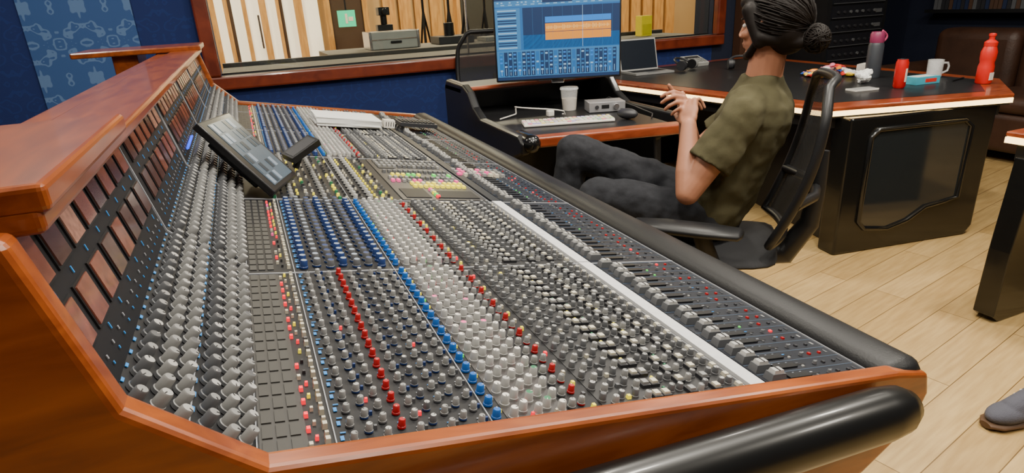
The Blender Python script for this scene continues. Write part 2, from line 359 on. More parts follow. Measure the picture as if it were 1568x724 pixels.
def knob(mb,P,B,r,h,m1,m2,n=12,ptr=True,m3=None):
    prof=[(r,0),(r*.97,h*.2),(r*.86,h*.24),(r*.78,h*.92),(r*.66,h)]
    ang=random.uniform(-2.4,2.4); Rz=B@Matrix.Rotation(ang,3,'Z')
    base=len(mb.v)
    for rr,z in prof:
        for i in range(n):
            a=2*math.pi*i/n; mb.v.append(tuple(P+Rz@V((rr*math.cos(a),rr*math.sin(a),z))))
    k1=mb.mi(m1);k2=mb.mi(m2);k3=mb.mi(m3 or m2)
    for j in range(4):
        for i in range(n):
            k=(i+1)%n; mb.f.append([base+j*n+i,base+j*n+k,base+(j+1)*n+k,base+(j+1)*n+i]); mb.m.append(k1 if j<1 else k2)
    mb.f.append([base+4*n+i for i in range(n)]); mb.m.append(k3)
    if ptr: mb.box(P+Rz@V((r*.42,0,h+.0002)),(r*.45,r*.12,.0006),DGREY if (m3 or m2) in(WHITE,LGREY,PALEB,PGREY) else WHITE,Rz)
def btn(mb,S,t,y,w,l,h,m): mb.box(S.P(t,y,h/2),(w,l,h),m,S.B,.82)
def lbl(S,t,y,w,l,m=None): lab.box(S.P(t,y,.0015),(w,l,.0008),m or LINE,S.B)
E=[('g',.350,0),('g',.364,1),('g',.378,0),('y',.389,0),('g',.400,0),('g',.414,1),('b',.429,0),('b',.444,1),('g',.458,0),('g',.472,0),('b',.487,0),('g',.501,1),('g',.515,0),('b',.530,1),('g',.544,0),('g',.558,0),('w',.571,0)]
def tri(a,b,c,pa=.6,pb=.25):
    r=random.random(); return a if r<pa else (b if r<pa+pb else c)
for bi,(a,b) in enumerate(bays):
    n=int((b-a-.004)/PI); off=(b-a-n*PI)/2
    for r in range(n):
        y=a+off+PI*(r+.5); near=bi<1; ns=14 if bi==0 else (10 if bi==1 else 8)
        cc=(1.59<y<2.16)
        for si,s_ in enumerate((.10,.26,.41,.60,.76,.91)):
            yy=y+(.006 if si%2 else -.006)
            knob(kn,MI.P(MI.L*s_,yy,.001),MI.B,.0082,.019,MGREY,LGREY if si%3 else MGREY,ns,near,tri(LGREY,PGREY,MGREY,.5,.32))
        lbl(MI,MI.L*.51,y,.004,.009,CYAN); lbl(MI,MI.L*.012,y,.003,.007,CYAN)
        fp=.640+random.choice([0,0,0,.003,.006,.012])
        FL.strip(fd,fx(.632),fx(.735),y-.0016,y+.0016,.0016,BLACK)
        FL.strip(fd,fx(.622),fx(.825),y+PI/2-.0005,y+PI/2+.0005,.0014,mat('panel_hairline',(.05,.08,.13),.5))
        P=FL.P(fx(fp),y,.001)
        fd.box(P+FL.n*.006,(.030,.018,.012),MGREY,FL.B,.85); fd.box(P+FL.n*.0135,(.021,.014,.007),PGREY,FL.B,.8); fd.box(P+FL.n*.0175,(.0015,.013,.0012),DGREY,FL.B)
        FL.strip(fd,fx(.668),fx(.712),y-.0075,y+.0045,.004,BLACK)
        for xx in(.674,.689,.704): lbl(FL,fx(xx),y+.0085,.003,.0012,PALEB)
        for xx in(.722,.765): lbl(FL,fx(xx),y+.004,.005,.0018,tri(LINE,MGREY,CYAN,.3,.4))
        knob(kn,FL.P(fx(.752),y-.004,.001),FL.B,.0038,.006,DGREY,MGREY,8,False)
        btn(bt,FL,fx(.772),y-.003,.005,.006,.004,tri(REDK,DGREY,LRED,.45,.47))
        btn(bt,FL,fx(.795),y-.003,.005,.005,.004,tri(DGREY,REDK,LRED,.65,.28))
        btn(bt,FL,fx(.725),y-.006,.004,.004,.003,tri(MGREY,PGREY,LGRN,.6,.3))
        lbl(FL,fx(.812),y,.004,.008,random.choice([MGREY,LGREY,DGREY]))
        if cc: continue
        for xx in(-.047,-.033,-.019):
            FL.strip(bt,fx(xx)-.0052,fx(xx)+.0052,y-.0115,y+.0115,.0025,GREYP)
        if random.random()<.8: btn(bt,FL,fx(-.006),y-.005,.005,.007,.005,tri(LRED,LPINK,IVORY,.6,.15))
        btn(bt,FL,fx(.001),y+.006,.004,.005,.005,random.choice([LRED,DGREY,LYEL,IVORY]))
        btn(bt,FL,fx(.011),y-.002,.006,.008,.007,IVORY); btn(bt,FL,fx(.011),y+.009,.005,.005,.007,IVORY if random.random()<.7 else MGREY)
        lbl(FL,fx(.026),y,.004,.008,CYAN); lbl(FL,fx(.028),y+.01,.006,.002,CYAN)
        if bi==0:
            for ci in range(9):
                xx=.037+ci*.0180; yy=y+(.0065 if ci%2 else -.0065)
                m2=REDK if ci==3 else (LGREY if ci!=5 else MGREY); m1=REDK if ci==3 else (DBLUEK if ci in(1,5,7) else MGREY)
                knob(kn,FL.P(fx(xx),yy,.001),FL.B,.0050,.011,m1,m2,ns,near,REDK if ci==3 else tri(LGREY,PGREY,MGREY,.5,.4))
                lbl(FL,fx(xx),yy+.009,.005,.0015,LINE if ci%3 else CYAN)
                if ci in(1,4,6,8): btn(bt,FL,fx(xx)+.008,yy+.005,.004,.004,.005,tri(DBLUEK,MGREY,LRED,.5,.44))
        else:
            for ci in range(7):
                xx=.036+ci*.0232
                knob(kn,FL.P(fx(xx),y+(.004 if ci%2 else -.004),.001),FL.B,.0082,.015,DBLUEK,MGREY if ci%3 else DBLUEK,ns,near,DBLUEK if ci in(2,5) else PALEB)
        knob(kn,FL.P(fx(.202),y,.001),FL.B,.0062,.012,BLUEK,BLUEK,ns,near)
        btn(bt,FL,fx(.211),y+.011,.004,.004,.004,random.choice([LYEL,MGREY,LGRN,IVORY]))
        for ci,xx in enumerate((.222,.238,.254,.270,.286)):
            knob(kn,FL.P(fx(xx),y+(.005 if ci%2 else -.005),.001),FL.B,.0066,.015,LGREY,PGREY,ns,near,tri(WHITE,PGREY,random.choice([GREENK,PALEB,LPINK]),.58,.36))
            rr=random.random()
            btn(bt,FL,fx(xx)+.008,y-(.008 if ci%2 else -.008),.004,.004,.007,(random.choice([LRED,LPINK,LGRN,LRED]) if rr<.22 else IVORY if rr<.75 else MGREY))
        knob(kn,FL.P(fx(.303),y,.001),FL.B,.0056,.012,MGREY,LGREY,ns,near)
        knob(kn,FL.P(fx(.319),y+.004,.001),FL.B,.0052,.011,REDK,REDK if r%2 else LGREY,ns,near)
        btn(bt,FL,fx(.331),y-.007,.005,.006,.006,random.choice([LYEL,IVORY,MGREY,LRED,IVORY]))
        for t,xx,k in E:
            if t=='g': knob(kn,FL.P(fx(xx),y+(-.005 if k else .004),.001),FL.B,.0057,.012,MGREY,LGREY if k else MGREY,ns,near,tri(LGREY,PGREY,MGREY,.55,.25))
            elif t=='w': btn(bt,FL,fx(xx),y-.003,.009,.010,.006,IVORY)
            elif t=='b':
                bt.box(FL.P(fx(xx),y-.002,.003),(.0135,.016,.006),DGREY,FL.B); btn(bt,FL,fx(xx),y-.002,.0105,.0115,.009,tri(IVORY,PGREY,LGREY,.5,.35))
                if random.random()<.2: btn(bt,FL,fx(xx)+.006,y+.010,.004,.004,.006,random.choice([GREENK,LYEL]))
            else: btn(bt,FL,fx(xx),y+.002,.006,.006,.006,tri(MGREY,IVORY,LYEL,.5,.35))
# centre section
for i in range(17):
    yy=1.603+i*.033
    for j in range(8):
        xx=.015+j*.039
        if j in(1,3,5,6): knob(kn,FL.P(fx(xx),yy,.001),FL.B,.0068,.014,DBLUEK if j==1 else DGREY,LGREY if j<5 else PGREY,8,False)
        else: btn(bt,FL,fx(xx),yy,.008,.012,.008,random.choice([IVORY,LYEL,GREENK,LGREY,DGREY,MGREY]))
        btn(bt,FL,fx(xx+.018),yy+.01,.006,.006,.006,random.choice([IVORY,MGREY,LYEL,DGREY]) if j!=6 else random.choice([LYEL,YEL]))
q=MB()
FL.strip(q,fx(.335),fx(.572),1.60,2.15,.003,mat('centre_panel',(.022,.022,.026),.4))
for k,(x0,x1,y0,y1,m) in enumerate([(.35,.40,2.0,2.13,GREYP),(.42,.56,2.02,2.14,GREYP),(.35,.42,1.62,1.72,PANEL),(.44,.56,1.62,1.70,PANEL)]): FL.strip(q,fx(x0),fx(x1),y0,y1,.005,m)
q.obj('centre_panels',con,smooth=False)
for i in range(13):
    for j,(yy,ms) in enumerate([(1.75,[LYEL]),(1.785,[LYEL,LYEL,IVORY]),(1.82,[IVORY,LGREY,LPINK]),(1.86,[LGREY,MGREY]),(1.90,[LYEL,LGRN,LGREY]),(1.95,[MGREY]),(2.03,[LGREY,MGREY]),(2.07,[LGREY]),(2.11,[LGREY,MGREY])]):
        xx=.356+i*.0165
        if (j in(2,4) and random.random()<.3) or (j<2 and 3>i): continue
        btn(bt,FL,fx(xx),yy,.011,.022,.010,random.choice(ms))
for i in range(8):
    for j in range(3): btn(bt,FL,fx(.60+i*.022),1.93+j*.035,.015,.02,.012,random.choice([LPINK,IVORY,LGREY,LBLU if i<2 else IVORY]))
for i in range(5): btn(bt,FL,fx(.44),1.63+i*.02,.012,.012,.01,[LRED,LGRN,LYEL,IVORY,LPINK][i])
# meter bridge
mt=MB()
BR1=mat('meter_window_brown',(.15,.048,.030),.25,emit=(.5,.14,.08),es=.07,vs=70,var=.9,coat=.5)  # brown reflection in the meter glass painted as colour, in all three tones
BR2=mat('meter_window_dark',(.06,.026,.020),.2,emit=(.4,.12,.08),es=.03,vs=70,var=.8,coat=.5)
BR3=mat('meter_window_pale',(.30,.14,.10),.25,emit=(.6,.33,.22),es=.08,vs=90,var=.8)
for bi,(a,b) in enumerate(bays):
    n=max(1,int((b-a)/.064)); off=(b-a-n*.064)/2
    for r in range(n):
        y=a+off+.064*(r+.5)
        for t0,t1 in((.010,.056),(.080,.122)):
            ME.strip(mt,t0-.003,t1+.003,y-.025,y+.025,.002,BLACK)
            ME.strip(mt,t0,t1,y-.021,y+.021,.0035,random.choice([BR1,BR1,BR3,BR3,BR2] if t0<.05 else [BR1,BR2,BR2,BR1]))
            lbl(ME,t1+.012,y,.007,.002,CYAN)
        for dd in(-.016,.016): lbl(ME,.145,y+dd,.004,.002,LINE); lbl(ME,.155,y+dd+.006,.003,.002,CYAN)
for i in range(9): btn(mt,ME,.155,1.72+i*.022,.005,.005,.006,LBLU)
mt.obj('meters',con,smooth=False)
kn.obj('knobs',con,ang=40,fix=False); bt.obj('buttons',con,smooth=False,fix=False); fd.obj('faders',con,smooth=False,fix=False); lab.obj('legends',con,smooth=False,fix=False)
# console flat display (tilted screen)
ds=root('console_display')
SCR=mat('display_ui_grey',(.05,.07,.09),.3,emit=(.22,.32,.42),es=.15,vs=40,var=.3)
SCD=mat('display_ui_dark',(.02,.03,.04),.3,emit=(.06,.10,.15),es=.12)
SCL=mat('display_ui_light',(.14,.17,.21),.3,emit=(.42,.52,.62),es=.24)
c=V((-.025,1.70,.972)); ex=V((.150,-.06,-.190)).normalized(); ey=V((.26,.94,.04)); n=ex.cross(ey).normalized(); ey=n.cross(ex); Bs=Matrix((ex,ey,n)).transposed()
q=MB(); q.box(c,(.235,.20,.020),BLACK,Bs); q.box(c-n*.022,(.15,.11,.03),BLACK,Bs); q.obj('housing',ds,bevel=.004)
q=MB(); q.box(c+n*.0105+ey*.008,(.205,.155,.001),SCR,Bs)
for i in range(6):
    for j in range(6):
        if random.random()<.75: q.box(c+n*.0115+ex*(-.085+j*.034)+ey*(-.056+i*.0255),(.029,.018,.0006),random.choice([SCD,SCD,SCL,SCR]),Bs)
q.obj('screen',ds,smooth=False)
q=MB(); q.tube([c-n*.03,V((-.02,1.76,.905))],.018,BLACK); q.obj('stand',ds)
c2=V((.115,1.88,.93)); e=V((.11,.05,.05)).normalized(); n2=V((-.2,-.3,1)); n2=(n2-e*n2.dot(e)).normalized(); B2=Matrix((e,n2.cross(e),n2)).transposed()
q=MB(); q.box(c2,(.10,.055,.02),BLACK,B2); q.tube([c2,V((.09,1.88,.878))],.01,BLACK); q.box(c2+n2*.0105,(.085,.04,.001),DGREY,B2); q.obj('remote_controller',bevel=.004)
# items on far end
PAPER=mat('paper_white',(.80,.80,.78),.7,var=.04)
q=MB()
for i in range(12):
    Rr=FL.B@Matrix.Rotation(random.uniform(-.04,.04),3,'Z'); q.box(FL.P(fx(.38),2.90,.020+i*.003),(.28,.24,.0028),PAPER,Rr)
q.obj('paper_stack',smooth=False)
q=MB(); q.box(FL.P(fx(.565),2.86,.035),(.05,.05,.035),WHITE,FL.B)
for i in range(4): q.box(FL.P(fx(.55+i*.011),2.834,.035),(.003,.001,.02),DGREY,FL.B)
q.obj('small_power_adapter',bevel=.003)
q=MB(); q.box(FL.P(fx(.71),2.93,.034),(.18,.13,.018),DGREY,FL.B)
for i in range(9):
    for j in range(5): q.box(FL.P(fx(.637+i*.018),2.885+j*.022,.046),(.014,.016,.006),MGREY if j==4 else BLACK,FL.B,.85)
q.obj('control_keypad',bevel=.0015)
# ---------------------------------------------------------------- side desk with computer
sd=root('computer_desk')
f2=lambda p,z:(p[0],p[1],z)
q=MB(); q.prism([(1.08,2.48),(1.79,2.36),(1.90,3.46),(1.08,3.46)],f2,.70,.735,BLACK); q.obj('desktop',sd,bevel=.008,smooth=False)
q=MB(); q.prism([(1.12,2.42),(1.80,2.29),(1.815,2.37),(1.13,2.49)],f2,.695,.742,W_DESK); q.prism([(1.05,3.20),(1.93,3.20),(1.93,3.24),(1.05,3.24)],f2,.86,.883,W_DESK); q.obj('wood_edge',sd,bevel=.010,seg=3,smooth=False)
q=MB(); q.prism([(1.05,3.22),(1.93,3.22),(1.93,3.5),(1.05,3.5)],f2,.85,.88,BLACK); q.prism([(1.08,3.42),(1.9,3.42),(1.9,3.46),(1.08,3.46)],f2,.1,.86,BLACK); q.obj('rear_shelf',sd,bevel=.005,smooth=False)
for X,nm in((1.05,'cheek_left'),(1.90,'cheek_right')):
    q=MB(); fnx=lambda p,x:(x,p[0],p[1])
    pr=[(2.62,0),(3.46,0),(3.52,.4),(3.52,.86),(3.48,.905),(3.2,.90),(3.12,.87),(3.05,.80),(2.95,.755),(2.48,.75),(2.43,.72),(2.44,.67),(2.52,.64),(2.66,.60)]
    q.prism(pr,fnx,X,X+.045,BLACK); q.obj(nm,sd,bevel=.012,seg=3,smooth=False)
q=MB(); q.cap((1.10,2.44,.715),(1.10,2.56,.715),.042,.042,GBLACK); q.obj('corner_post',sd)
mr=root('computer_monitor',(1.535,3.02,0),math.radians(-21.7))
q=MB(); q.box((0,.012,1.112),(.66,.03,.425),BLACK); q.obj('bezel',mr,bevel=.006)
q=MB(); q.box((0,.09,.97),(.07,.02,.2),CHROME,Matrix.Rotation(-.25,3,'X')); q.obj('stand',mr,bevel=.004)
q=MB(); q.box((0,.17,.889),(.2,.12,.01),CHROME); q.obj('foot',mr,bevel=.003)
def em(name,c,s=1.): return mat(name,[q_*.3 for q_ in c],.5,emit=c,es=s,var=.05)
SB=em('ui_blue',(.015,.12,.34),1.); SN=em('ui_navy',(.006,.03,.10),.9); SL=em('ui_light',(.30,.52,.75),.8); SO=em('ui_orange',(.75,.27,.03),1.); SC=em('ui_track_blue',(.02,.20,.65),1.); SM=em('ui_mid',(.04,.19,.42),.9)
q=MB()
def R_(u0,u1,v0,v1,m,l=0):
    W,H=.642,.405; x0=(u0-.5)*W; x1=(u1-.5)*W; z0=1.112+(.5-v1)*H; z1=1.112+(.5-v0)*H
    q.bb((x0,-.0036-l*.0004,z0),(x1,-.0030-l*.0004,z1),m)
R_(0,1,0,1,SB); R_(0,1,0,.03,SN,1); R_(0,1,.03,.10,SM,1)
for i in range(30):
    if random.random()<.8: R_(.02+i*.032,.035+i*.032,.045,.06,SL,2)
for i in range(14): R_(.05+i*.06,.08+i*.06,.075,.085,SL,2)
R_(.38,.62,.035,.07,SN,3); R_(0,.20,.12,.62,SM,1)
for i in range(16): R_(.02,.17,.14+i*.03,.155+i*.03,SL if i%3==0 else SN,2)
R_(.22,1,.12,.62,SN,1); R_(.22,1,.45,.62,SB,1); R_(.40,.93,.24,.31,SC,2); R_(.40,.93,.32,.42,SO,2); R_(.40,.93,.42,.52,SO,2); R_(.40,.93,.418,.424,SN,3)
for i in range(40):
    h=random.uniform(.005,.03); R_(.41+i*.0128,.417+i*.0128,.37-h,.37+h,em('ui_wave',(.9,.5,.15),1.),3)
for i in range(10): R_(.22+i*.08,.221+i*.08,.12,.62,SM,2)
R_(0,1,.63,1,SM,1)
for i in range(26):
    u=.02+i*.037; R_(u,u+.03,.65,.95,SN if i%4 else SB,2)
    for k in range(5):
        if random.random()<.8: R_(u+.004,u+.024,.67+k*.05,.69+k*.05,random.choice([SL,SM,SB,SC]),3)
    R_(u+.012,u+.016,.90-random.random()*.05,.94,SL,3)
R_(0,1,.96,1,SN,2); R_(.70,.703,.12,.62,SL,3)
q.obj('screen_content',mr,smooth=False)
kb=root('computer_keyboard',(1.405,2.68,.7365),math.radians(-17))
q=MB(); q.box((0,0,.006),(.44,.12,.012),WHITE); q.obj('base',kb,bevel=.004)
q=MB(); KC=[WHITE,IVORY,mat('key_pink',(.7,.25,.32),.5),mat('key_green',(.3,.5,.3),.5),mat('key_lilac',(.4,.35,.6),.5),mat('key_yellow',(.7,.6,.2),.5)]
for i in range(21):
    for j in range(6): q.box((-.21+i*.021,-.047+j*.019,.014),(.018,.016,.005),random.choice([WHITE,WHITE,WHITE]+KC),None,.9)
q.obj('keys',kb,smooth=False)
q=MB()
q.ell((0,0,.012),(.032,.055,.026),DGREY); q.box((0,.03,.034),(.004,.016,.006),MGREY); q.obj('computer_mouse',loc=(1.68,2.58,.75),yaw=.5)
q=MB(); q.box((0,0,.028),(.19,.12,.05),mat('interface_silver',(.4,.4,.42),.35,.6)); q.cyl((.045,-.062,.03),.015,.012,CHROME,20,Matrix.Rotation(math.radians(90),3,'X')); q.cyl((-.055,-.061,.03),.010,.006,DGREY,16,Matrix.Rotation(math.radians(90),3,'X')); q.box((-.01,-.0605,.03),(.04,.002,.02),BLACK)
q.obj('audio_interface',loc=(1.72,2.86,.736),yaw=-.3,bevel=.004)
q=MB(); GLS=mat('clear_plastic',(.9,.92,.92),.08,alpha=.28)
q.lathe((0,0,0),[(.036,0),(.046,.11),(.048,.112),(.044,.112),(.042,.108)],GLS,28,caps=False); q.lathe((0,0,0),[(.0355,.001),(.041,.062)],mat('iced_drink',(.45,.38,.30),.4),28); q.lathe((0,0,.11),[(.05,0),(.05,.006),(.046,.012)],GLS,28); q.obj('plastic_cup',loc=(1.585,3.0,.736))
q=MB(); pts=[]
for i in range(24):
    t=i/23; pts.append((1.16+.30*t+.05*math.sin(t*9),2.95-.05*t+.07*math.sin(t*6),.742+.05*math.sin(t*math.pi)*(1 if .3<t<.9 else .2)))
q.tube(pts,.0035,WHITE,8); q.obj('white_cable')
q=MB(); q.box((1.42,2.90,.75),(.035,.03,.03),WHITE); q.obj('charging_puck',bevel=.004)
q=MB(); pts=[(1.76,2.95,.77),(1.83,3.0,.78),(1.87,2.8,.75),(1.84,2.6,.742),(1.78,2.52,.742)]; q.tube(pts,.003,DGREY,6); q.obj('black_cable')
# ---------------------------------------------------------------- L desk with LED edge
def offs(poly,d):
    n=len(poly); out=[]
    for i in range(n):
        a=V(poly[i-1]);b=V(poly[i]);c=V(poly[(i+1)%n]); e1=(b-a).normalized(); e2=(c-b).normalized()
        n1=V((-e1.y,e1.x)); n2=V((-e2.y,e2.x)); m=(n1+n2).normalized(); out.append(tuple(b+m*d/max(.3,m.dot(n1))))
    return out
dk=root('studio_desk')
TP=[(2.27,3.96),(2.53,2.16),(3.48,1.90),(3.95,2.25),(4.10,4.36),(2.27,4.36)]
inn=offs(TP,.115)
q=MB(); q.prism(TP,f2,.730,.75,W_DESK); q.obj('wood_top',dk,bevel=.006,smooth=False)
q=MB(); q.prism(inn,f2,.72,.7515,BLACK); q.obj('black_inlay',dk,smooth=False)
o1=offs(TP,.001); o2=offs(TP,.03)
q=MB()
for i in(0,1,2):
    a,b=o1[i],o1[(i+1)%6]; c_,d_=o2[(i+1)%6],o2[i]; q.prism([a,b,c_,d_],f2,.706,.728,LEDW)
q.obj('led_strip',dk,smooth=False)
q=MB(); o3=offs(TP,.045); q.prism(offs(TP,.02),f2,.722,.7305,BLACK); q.prism(o3,f2,.64,.722,BLACK); q.prism(offs(TP,.012),f2,.695,.706,BLACK); q.obj('apron',dk,smooth=False)
a=V((2.60,2.08)); b=V((3.46,1.95)); ed=(b-a); L=ed.length; ed.normalize(); nn=V((ed.y,-ed.x))
def pf(p,d): w=a+ed*p[0]+nn*d; return (w.x,w.y,p[1])
q=MB(); q.prism([(0,0),(L-.04,0),(L,.05),(L,.70),(0,.70)],pf,-.12,0.,GBLACK); q.obj('end_panel',dk,bevel=.012,seg=3,smooth=False)
q=MB()
inner=[(.16,.13),(.30,.11),(.42,.14),(.52,.20),(.64,.215),(.72,.23),(.72,.60),(.67,.635),(.16,.635),(.12,.60),(.12,.17)]
pts=[V(pf(p,.004)) for p in inner]
q.tube(pts,.013,GBLACK,8,closed=True); q.obj('end_panel_moulding',dk,ang=60)
q=MB(); q.prism(inner,pf,-.002,.003,mat('inset_gloss',(.015,.018,.02),.08,coat=1.)); q.obj('end_panel_inset',dk,smooth=False)
q=MB()
q.prism([(2.72,2.24),(3.4,2.10),(3.7,2.4),(3.8,3.2),(2.95,3.2)],f2,0,.66,BLACK)
q.prism([(2.36,3.85),(2.42,3.85),(2.42,4.3),(2.36,4.3)],f2,0,.66,BLACK); q.prism([(2.9,4.1),(3.9,4.1),(3.9,4.3),(2.9,4.3)],f2,0,.66,BLACK)
q.obj('pedestals',dk,bevel=.01,smooth=False)
d3=root('side_cabinet_desk')
T3=[(2.60,1.42),(2.62,.9),(3.7,.9),(3.7,1.42)]
q=MB(); q.prism(T3,f2,.730,.75,W_DESK); q.obj('wood_top',d3,bevel=.006,smooth=False)
q=MB(); q.prism(offs(T3,.001),f2,.706,.728,LEDW); q.obj('led_strip',d3,smooth=False)
q=MB(); q.prism(offs(T3,.03),f2,.64,.70,BLACK); q.prism(offs(T3,.02),f2,.722,.7305,BLACK)
q.prism([(2.56,.03),(2.60,0),(3.6,0),(3.6,.66),(2.60,.66),(2.57,.3)],fn,1.29,1.37,GBLACK); q.obj('leg_panel',d3,bevel=.012,seg=3,smooth=False)
# ---------------------------------------------------------------- items on the desk
Z=.7522
lp=root('laptop',(2.76,3.98,Z),-.05)
q=MB(); q.box((0,0,.008),(.32,.22,.014),LGREY); q.box((0,.01,.0155),(.27,.10,.002),BLACK); q.box((0,-.07,.0155),(.10,.06,.001),MGREY); q.obj('base',lp,bevel=.003)
q=MB(); Rx=Matrix.Rotation(-.25,3,'X'); q.box((0,.140,.125),(.32,.008,.23),PGREY,Rx); q.box((0,.135,.125),(.304,.001,.212),mat('laptop_screen_dark',(.008,.010,.014),.25,emit=(.05,.07,.1),es=.1),Rx); q.obj('lid',lp,bevel=.003)
def headphones(name,loc,yaw):
    q=MB(); pts=[(.085*math.cos(t),.0,.02+.085*math.sin(t)) for t in [math.pi*i/12 for i in range(13)]]
    Rt=Matrix.Rotation(math.radians(-65),3,'X'); pts=[Rt@V(p)+V((0,0,.04)) for p in pts]
    q.tube(pts,.009,DGREY,8)
    for s in(-1,1):
        q.cyl((s*.085-.015*s,0,.04),.036,.03,LGREY if s>0 else DGREY,20,Matrix.Rotation(math.radians(90)*s,3,'Y')); q.cyl((s*.07,0,.04),.034,.012,LEATH,20,Matrix.Rotation(math.radians(-90)*s,3,'Y'))
    return q.obj(name,loc=loc,yaw=yaw)
headphones('headphones',(3.06,3.90,Z),.4); headphones('headphones',(3.36,3.66,Z),-.5)
q=MB(); q.box((0,0,.036),(.17,.15,.03),PGREY,Matrix.Rotation(.3,3,'X')); q.box((0,.03,.062),(.13,.04,.004),DGREY,Matrix.Rotation(.3,3,'X'))
for i in range(5):
    for j in range(3): q.box((-.06+i*.03,-.055+j*.022,.040+j*.007),(.02,.014,.008),LGREY,Matrix.Rotation(.3,3,'X'))
q.box((0,.04,.008),(.16,.06,.016),LGREY); q.obj('desk_calculator',loc=(3.28,4.1,Z),bevel=.003)
q=MB(); cols=[mat('wrap_red',(.65,.03,.02),.3),mat('wrap_orange',(.8,.25,.02),.3),mat('wrap_pink',(.7,.2,.3),.3),mat('wrap_white',(.7,.7,.68),.3),mat('wrap_blue',(.03,.1,.5),.3),mat('wrap_yellow',(.8,.55,.05),.3)]
for i in range(54):
    Rr=Matrix.Rotation(random.uniform(0,6),3,'Z')@Matrix.Rotation(random.uniform(-.5,.5),3,'X'); rr=random.random()**.6; a_=random.uniform(0,6.28); p=V((rr*.16*math.cos(a_),rr*.12*math.sin(a_),.014+random.random()*.065*(1-rr)))
    c=random.choice(cols); q.ell(p,(.034,.018,.013),c,Rr,8,6)
    for s in(-1,1): q.box(p+Rr@V((s*.037,0,0)),(.018,.024,.003),c,Rr)
q.obj('wrapped_sweets_pile',loc=(3.44,2.96,Z))
q=MB(); q.box((0,0,.03),(.11,.07,.06),WHITE)
for i in range(5): q.box((-.04+i*.02,-.0355,.03),(.006,.001,.03),MGREY)
q.obj('multi_socket_adapter',loc=(3.68,2.90,Z),yaw=.3,bevel=.006)
th=root('thermos_flask',(3.54,2.74,Z))
TG=mat('flask_grey',(.045,.05,.06),.4); TP_=mat('flask_plum',(.25,.03,.09),.4)
q=MB(); q.lathe((0,0,0),[(.040,0),(.043,.006),(.043,.19),(.038,.205),(.036,.21)],TG,32); q.obj('body',th,ang=40)
q=MB(); q.lathe((0,0,.205),[(.038,0),(.040,.008),(.040,.05),(.034,.062)],TP_,32); q.tube([(.036+.045*math.sin(math.pi*i/10),0,.262-.075*i/10+.01) for i in range(11)],.005,mat('strap_pink',(.65,.08,.2),.5),8); q.obj('lid_and_loop',th,ang=40)
q=MB(); RC=mat('can_red',(.65,.012,.012),.3,.3)
q.lathe((0,0,0),[(.024,0),(.031,.010),(.031,.135),(.026,.148),(.026,.152),(.023,.150)],RC,28); q.lathe((0,0,.149),[(.0245,0),(.0255,.003)],CHROME,24); q.box((.0,-.0312,.07),(.012,.002,.07),WHITE); q.box((0,0,.154),(.01,.02,.002),CHROME); q.obj('drink_can',loc=(3.27,2.36,Z),ang=40)
q=MB(); q.box((0,0,.005),(.15,.075,.009),WHITE); q.box((0,0,.0098),(.142,.068,.0008),LGREY); q.obj('mobile_phone',loc=(3.08,2.43,Z),yaw=-.15,bevel=.004)
q=MB()
for i in range(6): q.ell((random.uniform(-.03,.03),random.uniform(-.03,.03),.02+.008*i),(.03,.022,.02),PAPER,Matrix.Rotation(i,3,'Z'),10,6)
o=q.obj('crumpled_tissue',loc=(3.31,2.60,Z)); remesh(o,.004,1,(.015,.02))
q=MB(); q.box((0,0,.02),(.17,.09,.04),mat('snack_box_teal',(.06,.38,.5),.4)); q.box((0,0,.0405),(.12,.06,.001),WHITE); q.box((.02,-.0455,.02),(.08,.001,.02),cols[0]); q.obj('snack_box',loc=(3.50,2.40,Z),yaw=-.1,bevel=.003)
q=MB(); q.lathe((0,0,0),[(.036,0),(.040,.005),(.042,.10),(.039,.10),(.037,.01)],GLS,28,caps=False); q.lathe((0,0,.001),[(.036,0),(.036,.006)],GLS,28); q.tube([(.041,0,.08),(.065,0,.08),(.072,0,.06),(.068,0,.035),(.041,0,.022)],.006,GLS,8); q.obj('glass_mug',loc=(3.78,2.52,Z),yaw=-.6)
rb=root('sports_bottle',(3.70,2.19,Z)); RB=mat('bottle_red',(.60,.012,.006),.4)
q=MB(); q.lathe((0,0,0),[(.034,0),(.038,.006),(.038,.09),(.033,.11),(.037,.13),(.038,.165),(.030,.19),(.026,.2)],RB,32); q.box((0,-.0365,.04),(.03,.004,.04),WHITE); q.obj('body',rb,ang=50)
q=MB(); q.lathe((0,0,.195),[(.030,0),(.031,.02),(.022,.028),(.013,.034),(.013,.05),(.017,.052),(.017,.062),(.010,.066)],RB,28); q.obj('cap',rb,ang=40)
q=MB(); q.tube([(3.66,2.33,Z+.006),(3.80,2.36,Z+.006)],.005,BLACK,8); q.tube([(3.80,2.36,Z+.006),(3.82,2.364,Z+.006)],[.004,.001],CHROME,8); q.obj('marker_pen')
# ---------------------------------------------------------------- chairs
MESHM=bpy.data.materials.new('chair_mesh_fabric'); MESHM.use_nodes=True; nt=MESHM.node_tree; b_=nt.nodes['Principled BSDF']; b_.inputs['Base Color'].default_value=(.015,.015,.016,1); b_.inputs['Roughness'].default_value=.7
tc=nt.nodes.new('ShaderNodeTexCoord'); ck=nt.nodes.new('ShaderNodeTexChecker'); ck.inputs['Scale'].default_value=240; nt.links.new(tc.outputs['Object'],ck.inputs['Vector'])
mm=nt.nodes.new('ShaderNodeMath'); mm.operation='MULTIPLY_ADD'; mm.inputs[1].default_value=.4; mm.inputs[2].default_value=.5; nt.links.new(ck.outputs['Fac'],mm.inputs[0]); nt.links.new(mm.outputs[0],b_.inputs['Alpha'])
CH=mat('chair_black_plastic',(.010,.010,.011),.42,spec=.4); CF=mat('chair_fabric',(.015,.015,.017),.8,bump=.3,bs=400)
up_=V((0,0,1))
